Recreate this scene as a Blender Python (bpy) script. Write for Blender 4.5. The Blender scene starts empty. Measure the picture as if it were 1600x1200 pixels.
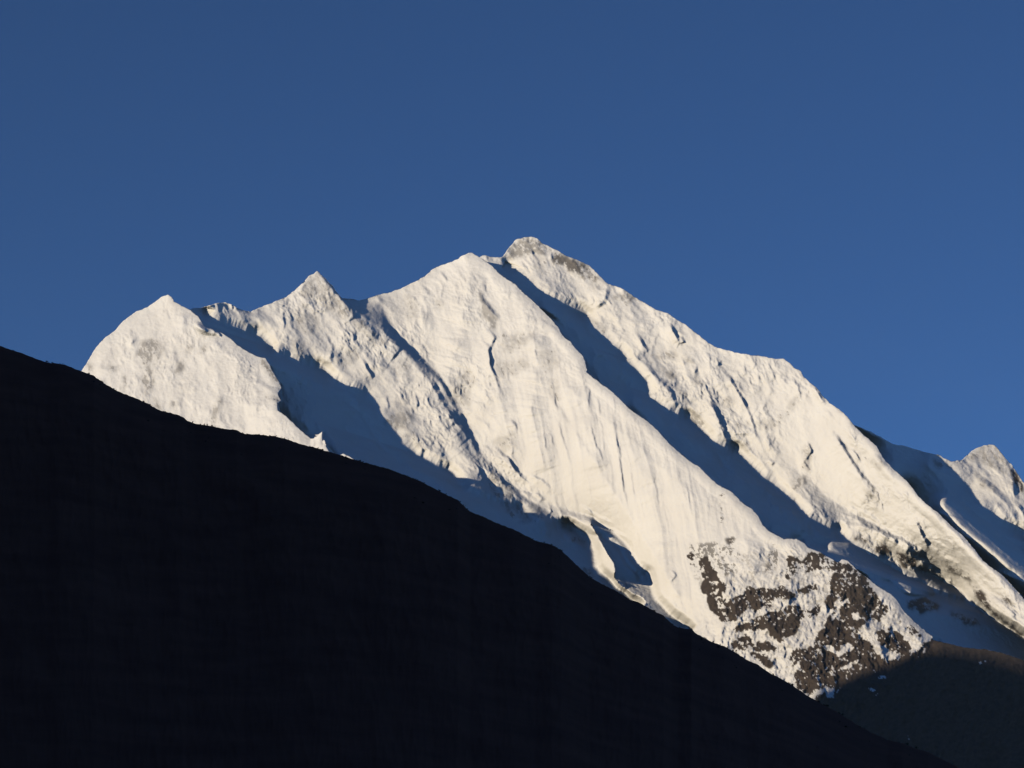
import bpy, math, random
import numpy as np

# ------------------------------------------------------------------ camera, sky, sun
scene = bpy.context.scene
col = scene.collection
F = 4537.0                     # focal length in units of a 1600-wide frame
M = 4.4                        # metres per frame unit at the mountain (20 km off)
PITCH = math.radians(12.0)
SUN_EL, SUN_AZ = math.radians(9.0), math.radians(235.0)   # azimuth clockwise from +Y
CAM = np.array([0.0, 0.0, 2.0])

cam = bpy.data.objects.new("camera", bpy.data.cameras.new("camera"))
col.objects.link(cam)
cam.location = CAM
cam.rotation_euler = (math.pi / 2 + PITCH, 0, 0)
cam.data.sensor_width = 36.0
cam.data.lens = 36.0 * F / 1600.0
cam.data.clip_start = 1.0
cam.data.clip_end = 300000.0
scene.camera = cam

world = bpy.data.worlds.new("World")
scene.world = world
world.use_nodes = True
wn = world.node_tree
sky = wn.nodes.new("ShaderNodeTexSky")
sky.sky_type = 'NISHITA'
sky.sun_disc = False
sky.sun_elevation = SUN_EL
sky.sun_rotation = SUN_AZ
sky.altitude = 7000.0
sky.air_density = 1.0
sky.dust_density = 0.3
sky.ozone_density = 4.5
wn.links.new(sky.outputs[0], wn.nodes["Background"].inputs[0])
wn.nodes["Background"].inputs[1].default_value = 0.092

sun = bpy.data.objects.new("sun", bpy.data.lights.new("sun", 'SUN'))
col.objects.link(sun)
sun.data.energy = 3.55
sun.data.angle = math.radians(0.5)
sun.data.color = (1.0, 0.835, 0.59)
sun.rotation_euler = (math.pi / 2 - SUN_EL, 0, math.pi - SUN_AZ)

scene.view_settings.view_transform = 'Standard'
scene.view_settings.look = 'None'
scene.view_settings.exposure = 0.0
scene.view_settings.gamma = 1.0
scene.cycles.diffuse_bounces = 0

# ------------------------------------------------------------------ frames and light direction
COSP, SINP = math.cos(PITCH), math.sin(PITCH)
s_world = np.array([-math.sin(SUN_AZ) * math.cos(SUN_EL), -math.cos(SUN_AZ) * math.cos(SUN_EL), -math.sin(SUN_EL)])
# camera frame: x right, y forward (depth), z up
S = np.array([s_world[0], s_world[1] * COSP + s_world[2] * SINP, s_world[2] * COSP - s_world[1] * SINP])
VPU, VPV = 800 + F * S[0] / S[1], 600 - F * S[2] / S[1]    # where the light rays converge


def ray3(u, v, c):
    """point (camera frame, frame units) seen at u,v at depth c"""
    return np.stack([c * (u - 800) / F, c + 0 * u, c * (600 - v) / F], -1)


def to_world(p, scale=M):
    p = p * scale
    return np.stack([p[..., 0], p[..., 1] * COSP - p[..., 2] * SINP, p[..., 1] * SINP + p[..., 2] * COSP], -1) + CAM


# ------------------------------------------------------------------ numpy tools
def z(x0, y0, k, s):
    """points written as 'x,y x,y', read off an enlargement that starts at x0,y0 and is k times as large"""
    a = np.array([[float(t) for t in p.split(',')] for p in s.split()])
    return a / k + np.array([x0, y0])


def px(s):
    return z(0, 0, 1.0, s)


def dens(p, step, vals=None):
    p = np.asarray(p, float)
    seg = np.hypot(*np.diff(p, axis=0).T)
    d = np.concatenate([[0], np.cumsum(seg)])
    n = max(2, int(d[-1] / step) + 1)
    t = np.linspace(0, d[-1], n)
    q = np.stack([np.interp(t, d, p[:, 0]), np.interp(t, d, p[:, 1])], 1)
    if vals is None:
        return q
    return q, np.interp(t, d, vals)


def smooth01(t):
    t = np.clip(t, 0, 1)
    return t * t * (3 - 2 * t)


def hash2(ix, iy, seed):
    h = (ix.astype(np.int64) * 374761393 + iy.astype(np.int64) * 668265263 + seed * 1442695041) & 0xFFFFFFFF
    h = ((h ^ (h >> 13)) * 1274126177) & 0xFFFFFFFF
    return (h ^ (h >> 16)) & 0xFFFFFFFF


def perlin(x, y, seed=0):
    ix, iy = np.floor(x), np.floor(y)
    fx, fy = x - ix, y - iy
    sx, sy = fx * fx * fx * (fx * (fx * 6 - 15) + 10), fy * fy * fy * (fy * (fy * 6 - 15) + 10)

    def g(dx, dy):
        a = hash2(ix + dx, iy + dy, seed) * (2 * math.pi / 4294967296.0)
        return np.cos(a) * (fx - dx) + np.sin(a) * (fy - dy)
    a = g(0, 0) * (1 - sx) + g(1, 0) * sx
    b = g(0, 1) * (1 - sx) + g(1, 1) * sx
    return (a * (1 - sy) + b * sy) * 1.5


def fbm(x, y, period, octaves=4, seed=0, gain=0.5, ridged=False):
    out, amp, tot = np.zeros(np.broadcast(x, y).shape), 1.0, 0.0
    for o in range(octaves):
        n = perlin(x / period + 17.3 * o, y / period - 9.1 * o, seed + o)
        out += amp * ((1 - 2 * np.abs(n)) if ridged else n)
        tot += amp
        amp *= gain
        period /= 2.03
    return out / tot


def rot(U, V, ang, stretch):
    """coordinates whose first axis runs along direction ang (degrees, image, clockwise from right) shrunk by stretch"""
    a = math.radians(ang)
    return (U * math.cos(a) + V * math.sin(a)) / stretch, -U * math.sin(a) + V * math.cos(a)


def inside(U, V, poly):
    r = np.zeros(U.shape, bool)
    n = len(poly)
    for i in range(n):
        x1, y1 = poly[i]
        x2, y2 = poly[(i + 1) % n]
        if y1 == y2:
            continue
        c = (y1 > V) != (y2 > V)
        r ^= c & (U < (x2 - x1) * (V - y1) / (y2 - y1) + x1)
    return r


def blur(a, n=1):
    for _ in range(n):
        p = np.pad(a, 1, mode='edge')
        a = (p[:-2, 1:-1] + 2 * p[1:-1, 1:-1] + p[2:, 1:-1]) / 4
        p = np.pad(a, 1, mode='edge')
        a = (p[1:-1, :-2] + 2 * p[1:-1, 1:-1] + p[1:-1, 2:]) / 4
    return a


def resize(a, h, w):
    y = np.linspace(0, a.shape[0] - 1, h)
    x = np.linspace(0, a.shape[1] - 1, w)
    y0 = np.minimum(y.astype(int), a.shape[0] - 2)
    x0 = np.minimum(x.astype(int), a.shape[1] - 2)
    fy, fx = (y - y0)[:, None], (x - x0)[None]
    return (a[y0][:, x0] * (1 - fx) + a[y0][:, x0 + 1] * fx) * (1 - fy) + (a[y0 + 1][:, x0] * (1 - fx) + a[y0 + 1][:, x0 + 1] * fx) * fy


def membrane(val, wt):
    """harmonic surface through the cells with wt > 0 (coarse to fine)"""
    h, w = val.shape
    if min(h, w) > 12:
        h2, w2 = (h + 1) // 2, (w + 1) // 2
        vp = np.pad(val * wt, ((0, h2 * 2 - h), (0, w2 * 2 - w)))
        wp = np.pad(wt, ((0, h2 * 2 - h), (0, w2 * 2 - w)))
        vs = vp.reshape(h2, 2, w2, 2).sum((1, 3))
        ws = wp.reshape(h2, 2, w2, 2).sum((1, 3))
        init = resize(membrane(vs / np.maximum(ws, 1e-9), (ws > 0).astype(float)), h, w)
        it = 60
    else:
        init = np.full((h, w), (val * wt).sum() / max(wt.sum(), 1e-9))
        it = 400
    a = np.where(wt > 0, val, init)
    for _ in range(it):
        p = np.pad(a, 1, mode='edge')
        b = (p[:-2, 1:-1] + p[2:, 1:-1] + p[1:-1, :-2] + p[1:-1, 2:]) / 4
        a = np.where(wt > 0, val, b)
    return a


def rib_shape(U, V, q, sp, pts, amp, wl, wr, taper=0.25):
    """a rib standing out towards the viewer along pts: ramp wl wide on the sun side (left of the way
    down), drop wr wide on the far side"""
    pts = np.asarray(pts, float)
    L = np.concatenate([[0], np.cumsum(np.hypot(*np.diff(pts, axis=0).T))])
    R = max(wl, wr) + 2
    u0, v0 = U[0, 0], V[0, 0]
    x0, y0 = pts.min(0) - R
    x1, y1 = pts.max(0) + R
    j0, j1 = max(0, int((x0 - u0) / sp)), min(U.shape[1], int((x1 - u0) / sp) + 2)
    i0, i1 = max(0, int((y0 - v0) / sp)), min(U.shape[0], int((y1 - v0) / sp) + 2)
    if j1 <= j0 or i1 <= i0:
        return
    u, v = U[i0:i1, j0:j1], V[i0:i1, j0:j1]
    best = np.full(u.shape, 1e9)
    side = np.zeros(u.shape)
    par = np.zeros(u.shape)
    for k in range(len(pts) - 1):
        a, b = pts[k], pts[k + 1]
        d = b - a
        l2 = max(d @ d, 1e-9)
        t = np.clip(((u - a[0]) * d[0] + (v - a[1]) * d[1]) / l2, 0, 1)
        ex, ey = u - a[0] - t * d[0], v - a[1] - t * d[1]
        dist = np.hypot(ex, ey)
        m = dist < best
        best = np.where(m, dist, best)
        side = np.where(m, d[0] * ey - d[1] * ex, side)      # >0: below/left of the way down
        par = np.where(m, L[k] + t * math.sqrt(l2), par)
    par /= L[-1]
    tp = np.clip(np.minimum(par, 1 - par) / max(taper, 1e-3), 0, 1)
    tp = np.where(par > 0.5, np.maximum(tp, 0.0), tp)
    w = np.where(side > 0, wl, wr)
    p = np.clip(1 - best / w, 0, 1)
    un = 0.75 + 0.9 * fbm(par * L[-1], par * 0 + amp, 24.0, 3, int(amp * 10 + pts[0, 0]))
    q[i0:i1, j0:j1] -= amp * np.clip(un, 0.15, 1.4) * tp * np.where(side > 0, p * (0.55 + 0.45 * p), p)


def near_line(U, V, sp, pts, R):
    """distance to an open polyline, nearest point and its index parameter, within R"""
    D = np.full(U.shape, 1e9)
    NX, NY, NK = np.zeros(U.shape), np.zeros(U.shape), np.zeros(U.shape)
    u0, v0 = U[0, 0], V[0, 0]
    for k in range(len(pts) - 1):
        a, b = pts[k], pts[k + 1]
        x0, x1 = min(a[0], b[0]) - R, max(a[0], b[0]) + R
        y0, y1 = min(a[1], b[1]) - R, max(a[1], b[1]) + R
        j0, j1 = max(0, int((x0 - u0) / sp)), min(U.shape[1], int((x1 - u0) / sp) + 2)
        i0, i1 = max(0, int((y0 - v0) / sp)), min(U.shape[0], int((y1 - v0) / sp) + 2)
        if j1 <= j0 or i1 <= i0:
            continue
        u, v = U[i0:i1, j0:j1], V[i0:i1, j0:j1]
        d = b - a
        t = np.clip(((u - a[0]) * d[0] + (v - a[1]) * d[1]) / max(d @ d, 1e-9), 0, 1)
        qx, qy = a[0] + t * d[0], a[1] + t * d[1]
        dist = np.hypot(u - qx, v - qy)
        s = (slice(i0, i1), slice(j0, j1))
        m = dist < D[s]
        D[s] = np.where(m, dist, D[s])
        NX[s] = np.where(m, qx, NX[s])
        NY[s] = np.where(m, qy, NY[s])
        NK[s] = np.where(m, k + t, NK[s])
    return D, NX, NY, NK


SLOPE = 1.15                                                   # depth gained per unit of height, all faces


def q_base(v):
    return SLOPE * (600 - v)


class Sheet:
    """rays of light grazing a crest: for a pixel, the depth at which the crest's shadow boundary lies"""
    def __init__(self, pts, off):
        p, o = dens(pts, 2.0, off)
        c = F + q_base(p[:, 1]) + o
        P = ray3(p[:, 0], p[:, 1], c)
        ang = np.arctan2(p[:, 1] - VPV, VPU - p[:, 0])         # grows downwards
        # light the crest itself has in its own shade is left out: keep the outer hull going down
        top = np.maximum.accumulate(np.concatenate([[-9.0], ang[:-1]]))
        keep = ang > top
        self.ang, P = ang[keep], P[keep]
        m = 14                                                  # the ground is fitted to the crest's broad line only
        d = P - P[:1]
        d = np.pad(d, ((m, m), (0, 0)), mode='reflect', reflect_type='odd')
        self.P = P[:1] + np.stack([np.convolve(d[:, k], np.ones(2 * m + 1) / (2 * m + 1), 'valid') for k in range(3)], 1)

    def covers(self, u, v):
        a = np.arctan2(v - VPV, VPU - u)
        return (a >= self.ang[0]) & (a <= self.ang[-1])

    def depth(self, u, v):
        a = np.arctan2(v - VPV, VPU - u)
        P = np.stack([np.interp(a, self.ang, self.P[:, k]) for k in range(3)], -1)
        x = (u - 800) / F
        t = (x * P[..., 1] - P[..., 0]) / (S[0] - x * S[1])
        return P[..., 1] + t * S[1] - F - q_base(v)            # as an offset from the base


# ------------------------------------------------------------------ materials
def new_mat(name):
    m = bpy.data.materials.new(name)
    m.use_nodes = True
    nt = m.node_tree
    return m, nt, nt.nodes["Principled BSDF"]


def mountain_material():
    m, nt, b = new_mat("snow_and_rock")
    N, L = nt.nodes.new, nt.links.new
    at = N("ShaderNodeAttribute"); at.attribute_name = "rock"
    tc = N("ShaderNodeTexCoord")
    n1 = N("ShaderNodeTexNoise"); n1.inputs["Scale"].default_value = 0.03; n1.inputs["Detail"].default_value = 8
    n2 = N("ShaderNodeTexNoise"); n2.inputs["Scale"].default_value = 0.0035; n2.inputs["Detail"].default_value = 6
    L(tc.outputs["Object"], n1.inputs["Vector"]); L(tc.outputs["Object"], n2.inputs["Vector"])
    # rock colours
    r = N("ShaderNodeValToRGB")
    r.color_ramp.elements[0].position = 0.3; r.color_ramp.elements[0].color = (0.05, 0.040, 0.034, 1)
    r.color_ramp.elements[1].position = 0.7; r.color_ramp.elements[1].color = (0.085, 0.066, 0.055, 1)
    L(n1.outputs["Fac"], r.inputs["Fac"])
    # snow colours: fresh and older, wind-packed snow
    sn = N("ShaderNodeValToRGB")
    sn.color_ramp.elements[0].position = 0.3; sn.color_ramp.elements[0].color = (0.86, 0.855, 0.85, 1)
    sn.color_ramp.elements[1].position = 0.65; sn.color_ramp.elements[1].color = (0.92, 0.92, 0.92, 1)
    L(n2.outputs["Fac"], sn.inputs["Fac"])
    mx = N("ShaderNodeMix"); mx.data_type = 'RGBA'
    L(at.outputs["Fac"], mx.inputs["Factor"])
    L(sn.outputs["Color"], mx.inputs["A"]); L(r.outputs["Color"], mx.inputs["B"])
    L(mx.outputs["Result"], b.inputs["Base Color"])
    n3 = N("ShaderNodeTexNoise"); n3.inputs["Scale"].default_value = 0.022; n3.inputs["Detail"].default_value = 7; n3.inputs["Roughness"].default_value = 0.6
    L(tc.outputs["Object"], n3.inputs["Vector"])
    bp = N("ShaderNodeBump"); bp.inputs["Distance"].default_value = 9.0; bp.inputs["Strength"].default_value = 0.85
    L(n3.outputs["Fac"], bp.inputs["Height"]); L(bp.outputs["Normal"], b.inputs["Normal"])
    b.inputs["Roughness"].default_value = 0.85
    b.inputs["Specular IOR Level"].default_value = 0.15
    return m


def hill_material():
    m, nt, b = new_mat("dark_scrub_slope")
    N, L = nt.nodes.new, nt.links.new
    tc = N("ShaderNodeTexCoord")
    n = N("ShaderNodeTexNoise"); n.inputs["Scale"].default_value = 0.02; n.inputs["Detail"].default_value = 10
    L(tc.outputs["Object"], n.inputs["Vector"])
    r = N("ShaderNodeValToRGB")
    r.color_ramp.elements[0].position = 0.35; r.color_ramp.elements[0].color = (0.15, 0.056, 0.033, 1)
    r.color_ramp.elements[1].position = 0.7; r.color_ramp.elements[1].color = (0.20, 0.078, 0.046, 1)
    L(n.outputs["Fac"], r.inputs["Fac"]); L(r.outputs["Color"], b.inputs["Base Color"])
    b.inputs["Roughness"].default_value = 1.0
    b.inputs["Specular IOR Level"].default_value = 0.05
    return m


MAT_SNOW = mountain_material()
MAT_HILL = hill_material()


def mesh_object(name, co, faces, mat, attr=None, smooth=True, parent=None):
    me = bpy.data.meshes.new(name)
    me.vertices.add(len(co))
    me.vertices.foreach_set("co", np.ascontiguousarray(co, np.float32).ravel())
    nf, k = faces.shape
    me.loops.add(nf * k)
    me.loops.foreach_set("vertex_index", np.ascontiguousarray(faces, np.int32).ravel())
    me.polygons.add(nf)
    me.polygons.foreach_set("loop_start", np.arange(0, nf * k, k, dtype=np.int32))
    me.polygons.foreach_set("use_smooth", np.full(nf, smooth))
    if attr is not None:
        a = me.attributes.new("rock", 'FLOAT', 'POINT')
        a.data.foreach_set("value", np.ascontiguousarray(attr, np.float32))
    me.update(calc_edges=True)
    me.materials.append(mat)
    o = bpy.data.objects.new(name, me)
    col.objects.link(o)
    o.parent = parent
    return o


def grid_faces(h, w, keep):
    idx = np.arange(h * w).reshape(h, w)
    f = np.stack([idx[:-1, :-1], idx[1:, :-1], idx[1:, 1:], idx[:-1, 1:]], -1)
    k = keep[:-1, :-1] & keep[1:, :-1] & keep[1:, 1:] & keep[:-1, 1:]
    return f[k]


def compact(co, faces, attr):
    used = np.unique(faces)
    remap = np.full(len(co), -1, np.int64)
    remap[used] = np.arange(len(used))
    return co[used], remap[faces], (attr[used] if attr is not None else None)


def jitter(pts, amp, seed, step=1.6):
    p = dens(pts, step)
    k = np.arange(len(p)) * step
    n = fbm(k, k * 0 + 0.37, 9.0, 3, seed, 0.6) * amp
    d = np.gradient(p, axis=0)
    d /= np.maximum(np.hypot(d[:, 0], d[:, 1]), 1e-6)[:, None]
    q = p.copy()
    q[:, 0] += -d[:, 1] * n
    q[:, 1] += d[:, 0] * n
    return q


def cut_shade(U, V, q, edge, caster, sheet, lit, seed):
    """let the ground lie behind the rays that graze the casting crest inside the cast shadow, and before
    them beyond its edge, so that the crest's shadow ends on the traced line"""
    eg = jitter(edge, 1.3, seed + 77)
    poly = np.vstack([eg, caster[::-1]])
    x0, y0 = poly.min(0) - 60
    x1, y1 = poly.max(0) + 60
    j0, j1 = max(0, int((x0 - U[0, 0]) / SP)), min(U.shape[1], int((x1 - U[0, 0]) / SP) + 1)
    i0, i1 = max(0, int((y0 - V[0, 0]) / SP)), min(U.shape[0], int((y1 - V[0, 0]) / SP) + 1)
    sl = (slice(i0, i1), slice(j0, j1))
    u, v, a = U[sl], V[sl], q[sl].copy()
    sh = sheet.depth(u, v)
    dark = inside(u, v, poly)
    D, nx, ny, nk = near_line(u, v, SP, eg, 90)
    kk = np.clip(nk.astype(int), 0, len(eg) - 2)
    tg = eg[np.minimum(kk + 4, len(eg) - 1)] - eg[np.maximum(kk - 3, 0)]
    beyond = (tg[..., 0] * (v - ny) - tg[..., 1] * (u - nx) < 0) & ~dark
    ends = (nk < 0.01) | (nk > len(eg) - 1.01)
    ok = sheet.covers(u, v)
    beyond &= ~ends & ok
    dark &= ok
    D = np.minimum(D, 90)
    DL = np.full(u.shape, 90.0)
    for lp in lit:
        li = inside(u, v, lp)
        dl = np.minimum(near_line(u, v, SP, np.vstack([lp, lp[:1]]), 40)[0], 90)
        DL = np.minimum(DL, np.where(li, -dl, dl))
    k = 0.6 * (a - blur(a, 12))                                  # keep the small relief away from the edge
    w = np.clip(D / 16, 0, 1)
    w = w * w * (3 - 2 * w)
    cross = sheet.depth(np.where(D < 89, nx, u), np.where(D < 89, ny, v))    # one even slope through the edge of the shade
    a2 = cross * (1 - w) + a * w
    floor = sh + 0.5 + np.minimum(0.9 * D, 55) + k * w
    lid = sh - 0.5 - 0.3 * D + k * w + np.maximum(D - 26, 0) ** 2 * 0.12 + np.where(D > 75, 1e6, 0)
    a = np.where(dark, np.maximum(a2, floor), np.where(beyond, np.minimum(a2, lid), a))
    # ribs inside the shade whose backs reach up into the light
    tongue = sh - 19.0 + np.where(DL < 0, 0.4 * np.maximum(DL, -8), 1.1 * DL + 0.15 * DL * DL) + k * np.clip(np.abs(DL) / 6, 0.2, 1.3)
    a = np.where(DL < 26, np.minimum(a, tongue), a)
    out = q.copy()
    out[sl] = a
    return out


SP = 1.25
WRAP = 46.0


def face_sheet(name, crest, bottom, box, lines, sheets, ribs, noise, rock, shades=(), pins=(), back=2.2, rough=1.7, seed=1, right=None, left=None):
    """one mountain face with its crest and the far slope behind the crest.
    crest: polyline (left foot -> over the top -> right foot); bottom: v where the face is cut off"""
    u0, v0, u1, v1 = box
    U, V = np.meshgrid(np.arange(u0, u1, SP), np.arange(v0, v1, SP))
    h, w = U.shape
    # large shape: harmonic surface through ridge, gully and shadow-edge lines
    st = 2.5
    hh, ww = int((v1 - v0) / st) + 1, int((u1 - u0) / st) + 1
    acc, wt = np.zeros((hh, ww)), np.zeros((hh, ww))
    for pts, off in lines:
        off = np.asarray(off, float)
        if off.ndim == 0:
            off = np.full(len(pts), float(off))
        p, o = dens(pts, 1.0, off)
        i, j = np.round((p[:, 1] - v0) / st).astype(int), np.round((p[:, 0] - u0) / st).astype(int)
        ok = (i >= 0) & (i < hh) & (j >= 0) & (j < ww)
        np.add.at(acc, (i[ok], j[ok]), o[ok])
        np.add.at(wt, (i[ok], j[ok]), 1.0)
    for pts, sheet, delta in sheets:
        delta = np.asarray(delta, float)
        if delta.ndim == 0:
            delta = np.full(len(pts), float(delta))
        p, o = dens(pts, 1.0, delta)
        o = o + sheet.depth(p[:, 0], p[:, 1])
        i, j = np.round((p[:, 1] - v0) / st).astype(int), np.round((p[:, 0] - u0) / st).astype(int)
        ok = (i >= 0) & (i < hh) & (j >= 0) & (j < ww)
        np.add.at(acc, (i[ok], j[ok]), o[ok])
        np.add.at(wt, (i[ok], j[ok]), 1.0)
    off = membrane(acc / np.maximum(wt, 1e-9), (wt > 0).astype(float))
    off = blur(resize(off, h, w), 3)
    # ribs and ledges
    q = off.copy()
    wob = 2.2
    for k, (pts, amp, wl, wr) in enumerate(ribs):
        p = dens(pts, 3.0)
        kk = np.arange(len(p)) * 3.0
        p[:, 0] += fbm(kk, kk * 0 + k * 3.1, 26.0, 3, seed + 50) * wob + fbm(kk, kk * 0 + k * 3.7, 8.0, 2, seed + 52) * 1.5
        p[:, 1] += fbm(kk, kk * 0 + k * 5.7, 26.0, 3, seed + 51) * wob + fbm(kk, kk * 0 + k * 4.1, 8.0, 2, seed + 53) * 1.5
        rib_shape(U, V, q, SP, p, amp, wl, wr)
    # fine relief
    q += noise(U, V)
    for pts, po in pins:                                         # the crest keeps its exact depth
        dp, _, _, nk = near_line(U, V, SP, np.asarray(pts, float), 30)
        wp = np.clip(dp / 18, 0, 1)
        q = np.where(dp < 18, np.interp(nk, np.arange(len(pts)), po) * (1 - wp) + q * wp, q)
    for edge, caster, sheet, lit in shades:
        q = cut_shade(U, V, q, edge, caster, sheet, lit, seed)
    q += q_base(V)
    rk = rock(U, V, q)
    # crest: points beyond it become the far slope
    cr = jitter(crest, rough, seed + 9)
    poly = np.vstack([cr, [[cr[-1, 0], bottom], [cr[0, 0], bottom]]])
    ins = inside(U, V, poly)
    D, NX, NY, NK = near_line(U, V, SP, cr, WRAP + 3)
    tg = np.gradient(cr, axis=0)
    tg /= np.maximum(np.hypot(tg[:, 0], tg[:, 1]), 1e-6)[:, None]
    tg = np.stack([np.convolve(np.pad(tg[:, k], 8, mode='edge'), np.ones(17) / 17, 'valid') for k in (0, 1)], 1)
    kx = np.clip(np.round(NK).astype(int), 0, len(cr) - 1)
    inx, iny = -tg[kx, 1], tg[kx, 0]                            # inward (below the crest)
    snap = D < 0.62 * SP
    outm = ~ins & ~snap
    s = np.where(outm, D, 0.0)
    ci = np.clip(np.round((NY + 2 * iny - v0) / SP).astype(int), 0, h - 1)
    cj = np.clip(np.round((NX + 2 * inx - u0) / SP).astype(int), 0, w - 1)
    qc = q[ci, cj]
    PU = np.where(outm, NX + inx * s * 0.45, np.where(snap, NX, U))
    PV = np.where(outm, NY + iny * s * 0.45, np.where(snap, NY, V))
    Q = np.where(outm, qc + back * s, q)
    rk = np.where(outm, rk[ci, cj], rk)
    keep = ins | snap | (D < WRAP)
    # coarser ground beyond: on down to the valley and away to the sides
    rows = V[:, 0] < bottom - 0.5
    PU, PV, OF, RK, KP = PU[rows], PV[rows], (Q - q_base(PV))[rows], rk[rows], keep[rows]
    n = 12
    t = (np.arange(1, n + 1) / n)[:, None] ** 1.3

    def add_rows(a, b):
        return np.vstack([a, b])
    nv = PV[-1:] + (1610 - PV[-1:]) * t
    nu = np.repeat(PU[-1:], n, 0)
    bump = 10 * fbm(nu, nv, 60, 4, seed + 90, 0.55, True) * np.minimum(t * 6, 1)
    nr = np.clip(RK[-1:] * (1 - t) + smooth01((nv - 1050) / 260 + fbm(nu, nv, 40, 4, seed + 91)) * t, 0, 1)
    OF = add_rows(OF, np.repeat(OF[-1:], n, 0) - bump)
    PU, PV, RK, KP = add_rows(PU, nu), add_rows(PV, nv), add_rows(RK, nr), add_rows(KP, np.repeat(KP[-1:], n, 0))
    for sgn, fall in ((1, right), (-1, left)):
        if fall is None:
            continue
        m = 40
        d = (900 * (np.arange(1, m + 1) / m) ** 1.6)[None]
        e = slice(-1, None) if sgn > 0 else slice(0, 1)
        nu, nv = PU[:, e] + sgn * d, PV[:, e] + fall * d
        no = OF[:, e] + 0.25 * d - 16 * fbm(nu, nv, 120, 5, seed + 92, 0.5, True) * np.minimum(d / 40, 1)
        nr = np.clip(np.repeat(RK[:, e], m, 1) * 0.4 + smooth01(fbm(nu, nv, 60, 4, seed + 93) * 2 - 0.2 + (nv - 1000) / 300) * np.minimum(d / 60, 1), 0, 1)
        nk = np.repeat(KP[:, e], m, 1)
        parts = [(PU, nu), (PV, nv), (OF, no), (RK, nr), (KP, nk)]
        PU, PV, OF, RK, KP = [np.hstack([a, b]) if sgn > 0 else np.hstack([b[:, ::-1], a]) for a, b in parts]
    hh, ww = PU.shape
    co = to_world(ray3(PU, PV, F + OF + q_base(PV))).reshape(-1, 3)
    faces = grid_faces(hh, ww, KP)
    co, faces, at = compact(co, faces, RK.reshape(-1))
    o = mesh_object(name, co, faces, MAT_SNOW, at)
    return o, (U, V, q)


# ------------------------------------------------------------------ traced ridges
A_CREST = np.vstack([px("40,760 80,680 112,620 127.5,579 137,565 147,547 160,531 180,516 192,502 212,487 230,480 242,472 252,464 262,460 269,465 272,471 282,477 297,484 310,495 320,509 335,516 350,522 362,530 372,540 387,549 402,557 415,560 422,570 427,582 437,597 440,607 434,616 440,627 433,631 434,641 447,650 457,660 470,672 485,685 490,685 497,680 503.5,674 504.5,692 507,687 510,698 517,709 528,712 537,709 548,714 560,722 567,741 575,760 590,790 620,830 700,920 800,1040 900,1170 1000,1310")])
A_OFF = np.interp(np.arange(len(A_CREST)), [0, 3, 9, 13, 19, 24, 30, 38, 41, len(A_CREST) - 5, len(A_CREST) - 1], [40, 40, -10, -50, -75, -105, -135, -190, -225, -290, -330])

C_CREST = np.vstack([px("737,395 750,402 760,409 770,416 780,427 792,436 807,445 815,455 825,463 835,472 850,487 865,502 875,515 881,527 892,534 900,545 912,557 916,570 917,582 927,590 940,600 957,612 972,627 987,642 1000,650 1017,662 1032,677 1045,692 1065,710 1080,722 1095,731 1107,744 1120,756 1130,762 1142,767 1152,777 1160,786 1175,795 1185,806 1192,820 1202,830 1215,837 1225,842 1245,842 1255,847 1262,855 1280,862 1297,872 1310,879 1315,874 1325,876 1335,886 1345,896 1355,902 1370,915 1390,927 1401,936 1414,957 1435,977 1456,994")])
C_OFF = np.interp(C_CREST[:, 0], [737, 835, 915, 987, 1095, 1192, 1310, 1456], [-26, -70, -102, -122, -142, -160, -180, -208])
F_CREST = px("1458,1000 1480,1005 1507,1012 1542,1015 1572,1022 1600,1032 1680,1050 1760,1090")

BC_SKY = np.vstack([px("120,760 180,640 250,530 297,484"), px("300,482 317,480 335,475 337,474 352,472 362,476 372,482 385,486 391,487 405,481 420,475 435,469 447,464 460,454 475,440 482,431 490,428 496,423 502,429 510,437 520,447 525,455 535,466 550,467 562,470 575,466 582,464 590,461 612,456 630,449 650,439 665,431 675,421 690,414 705,409 717,404 720,401 731,395")])

D_SKY = px("640,540 690,470 730,420 750,402 755,398 765,401 775,402 784,402 786,400 792,391 800,381 807,374 817,371 830,370 839,372 847,380 860,386 872,392 885,400 900,405 912,411 921,415 927,421 940,434 950,444 962,447 975,452 987,461 1000,469 1012,476 1025,484 1045,490 1055,498 1072,508 1087,520 1105,534 1117,542 1135,547 1155,552 1175,555 1195,557 1212,561 1224,560 1232,566 1242,575 1252,581 1257,590 1265,597 1277,607 1287,620 1297,630 1312,640 1325,652 1332,662")
D_CREST = px("1332,662 1350,680 1370,697 1380,715 1395,732 1410,745 1422,757 1435,775 1447,787 1457,795 1465,800 1487,822 1505,837 1522,857 1537,877 1547,885 1565,897 1582,915 1597,932 1640,975 1700,1040")
D_OFF = np.interp(D_CREST[:, 0], [1332, 1435, 1600, 1700], [-125, -140, -165, -185])
E_SKY = px("1240,720 1300,680 1335,664 1355,672 1375,682 1395,694 1415,697 1440,705 1460,710 1466,710 1475,716 1487,721 1502,719 1510,712 1522,702 1537,696 1552,694 1560,702 1570,715 1580,725 1590,740 1597,750 1612,772 1660,840 1720,930")

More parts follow.
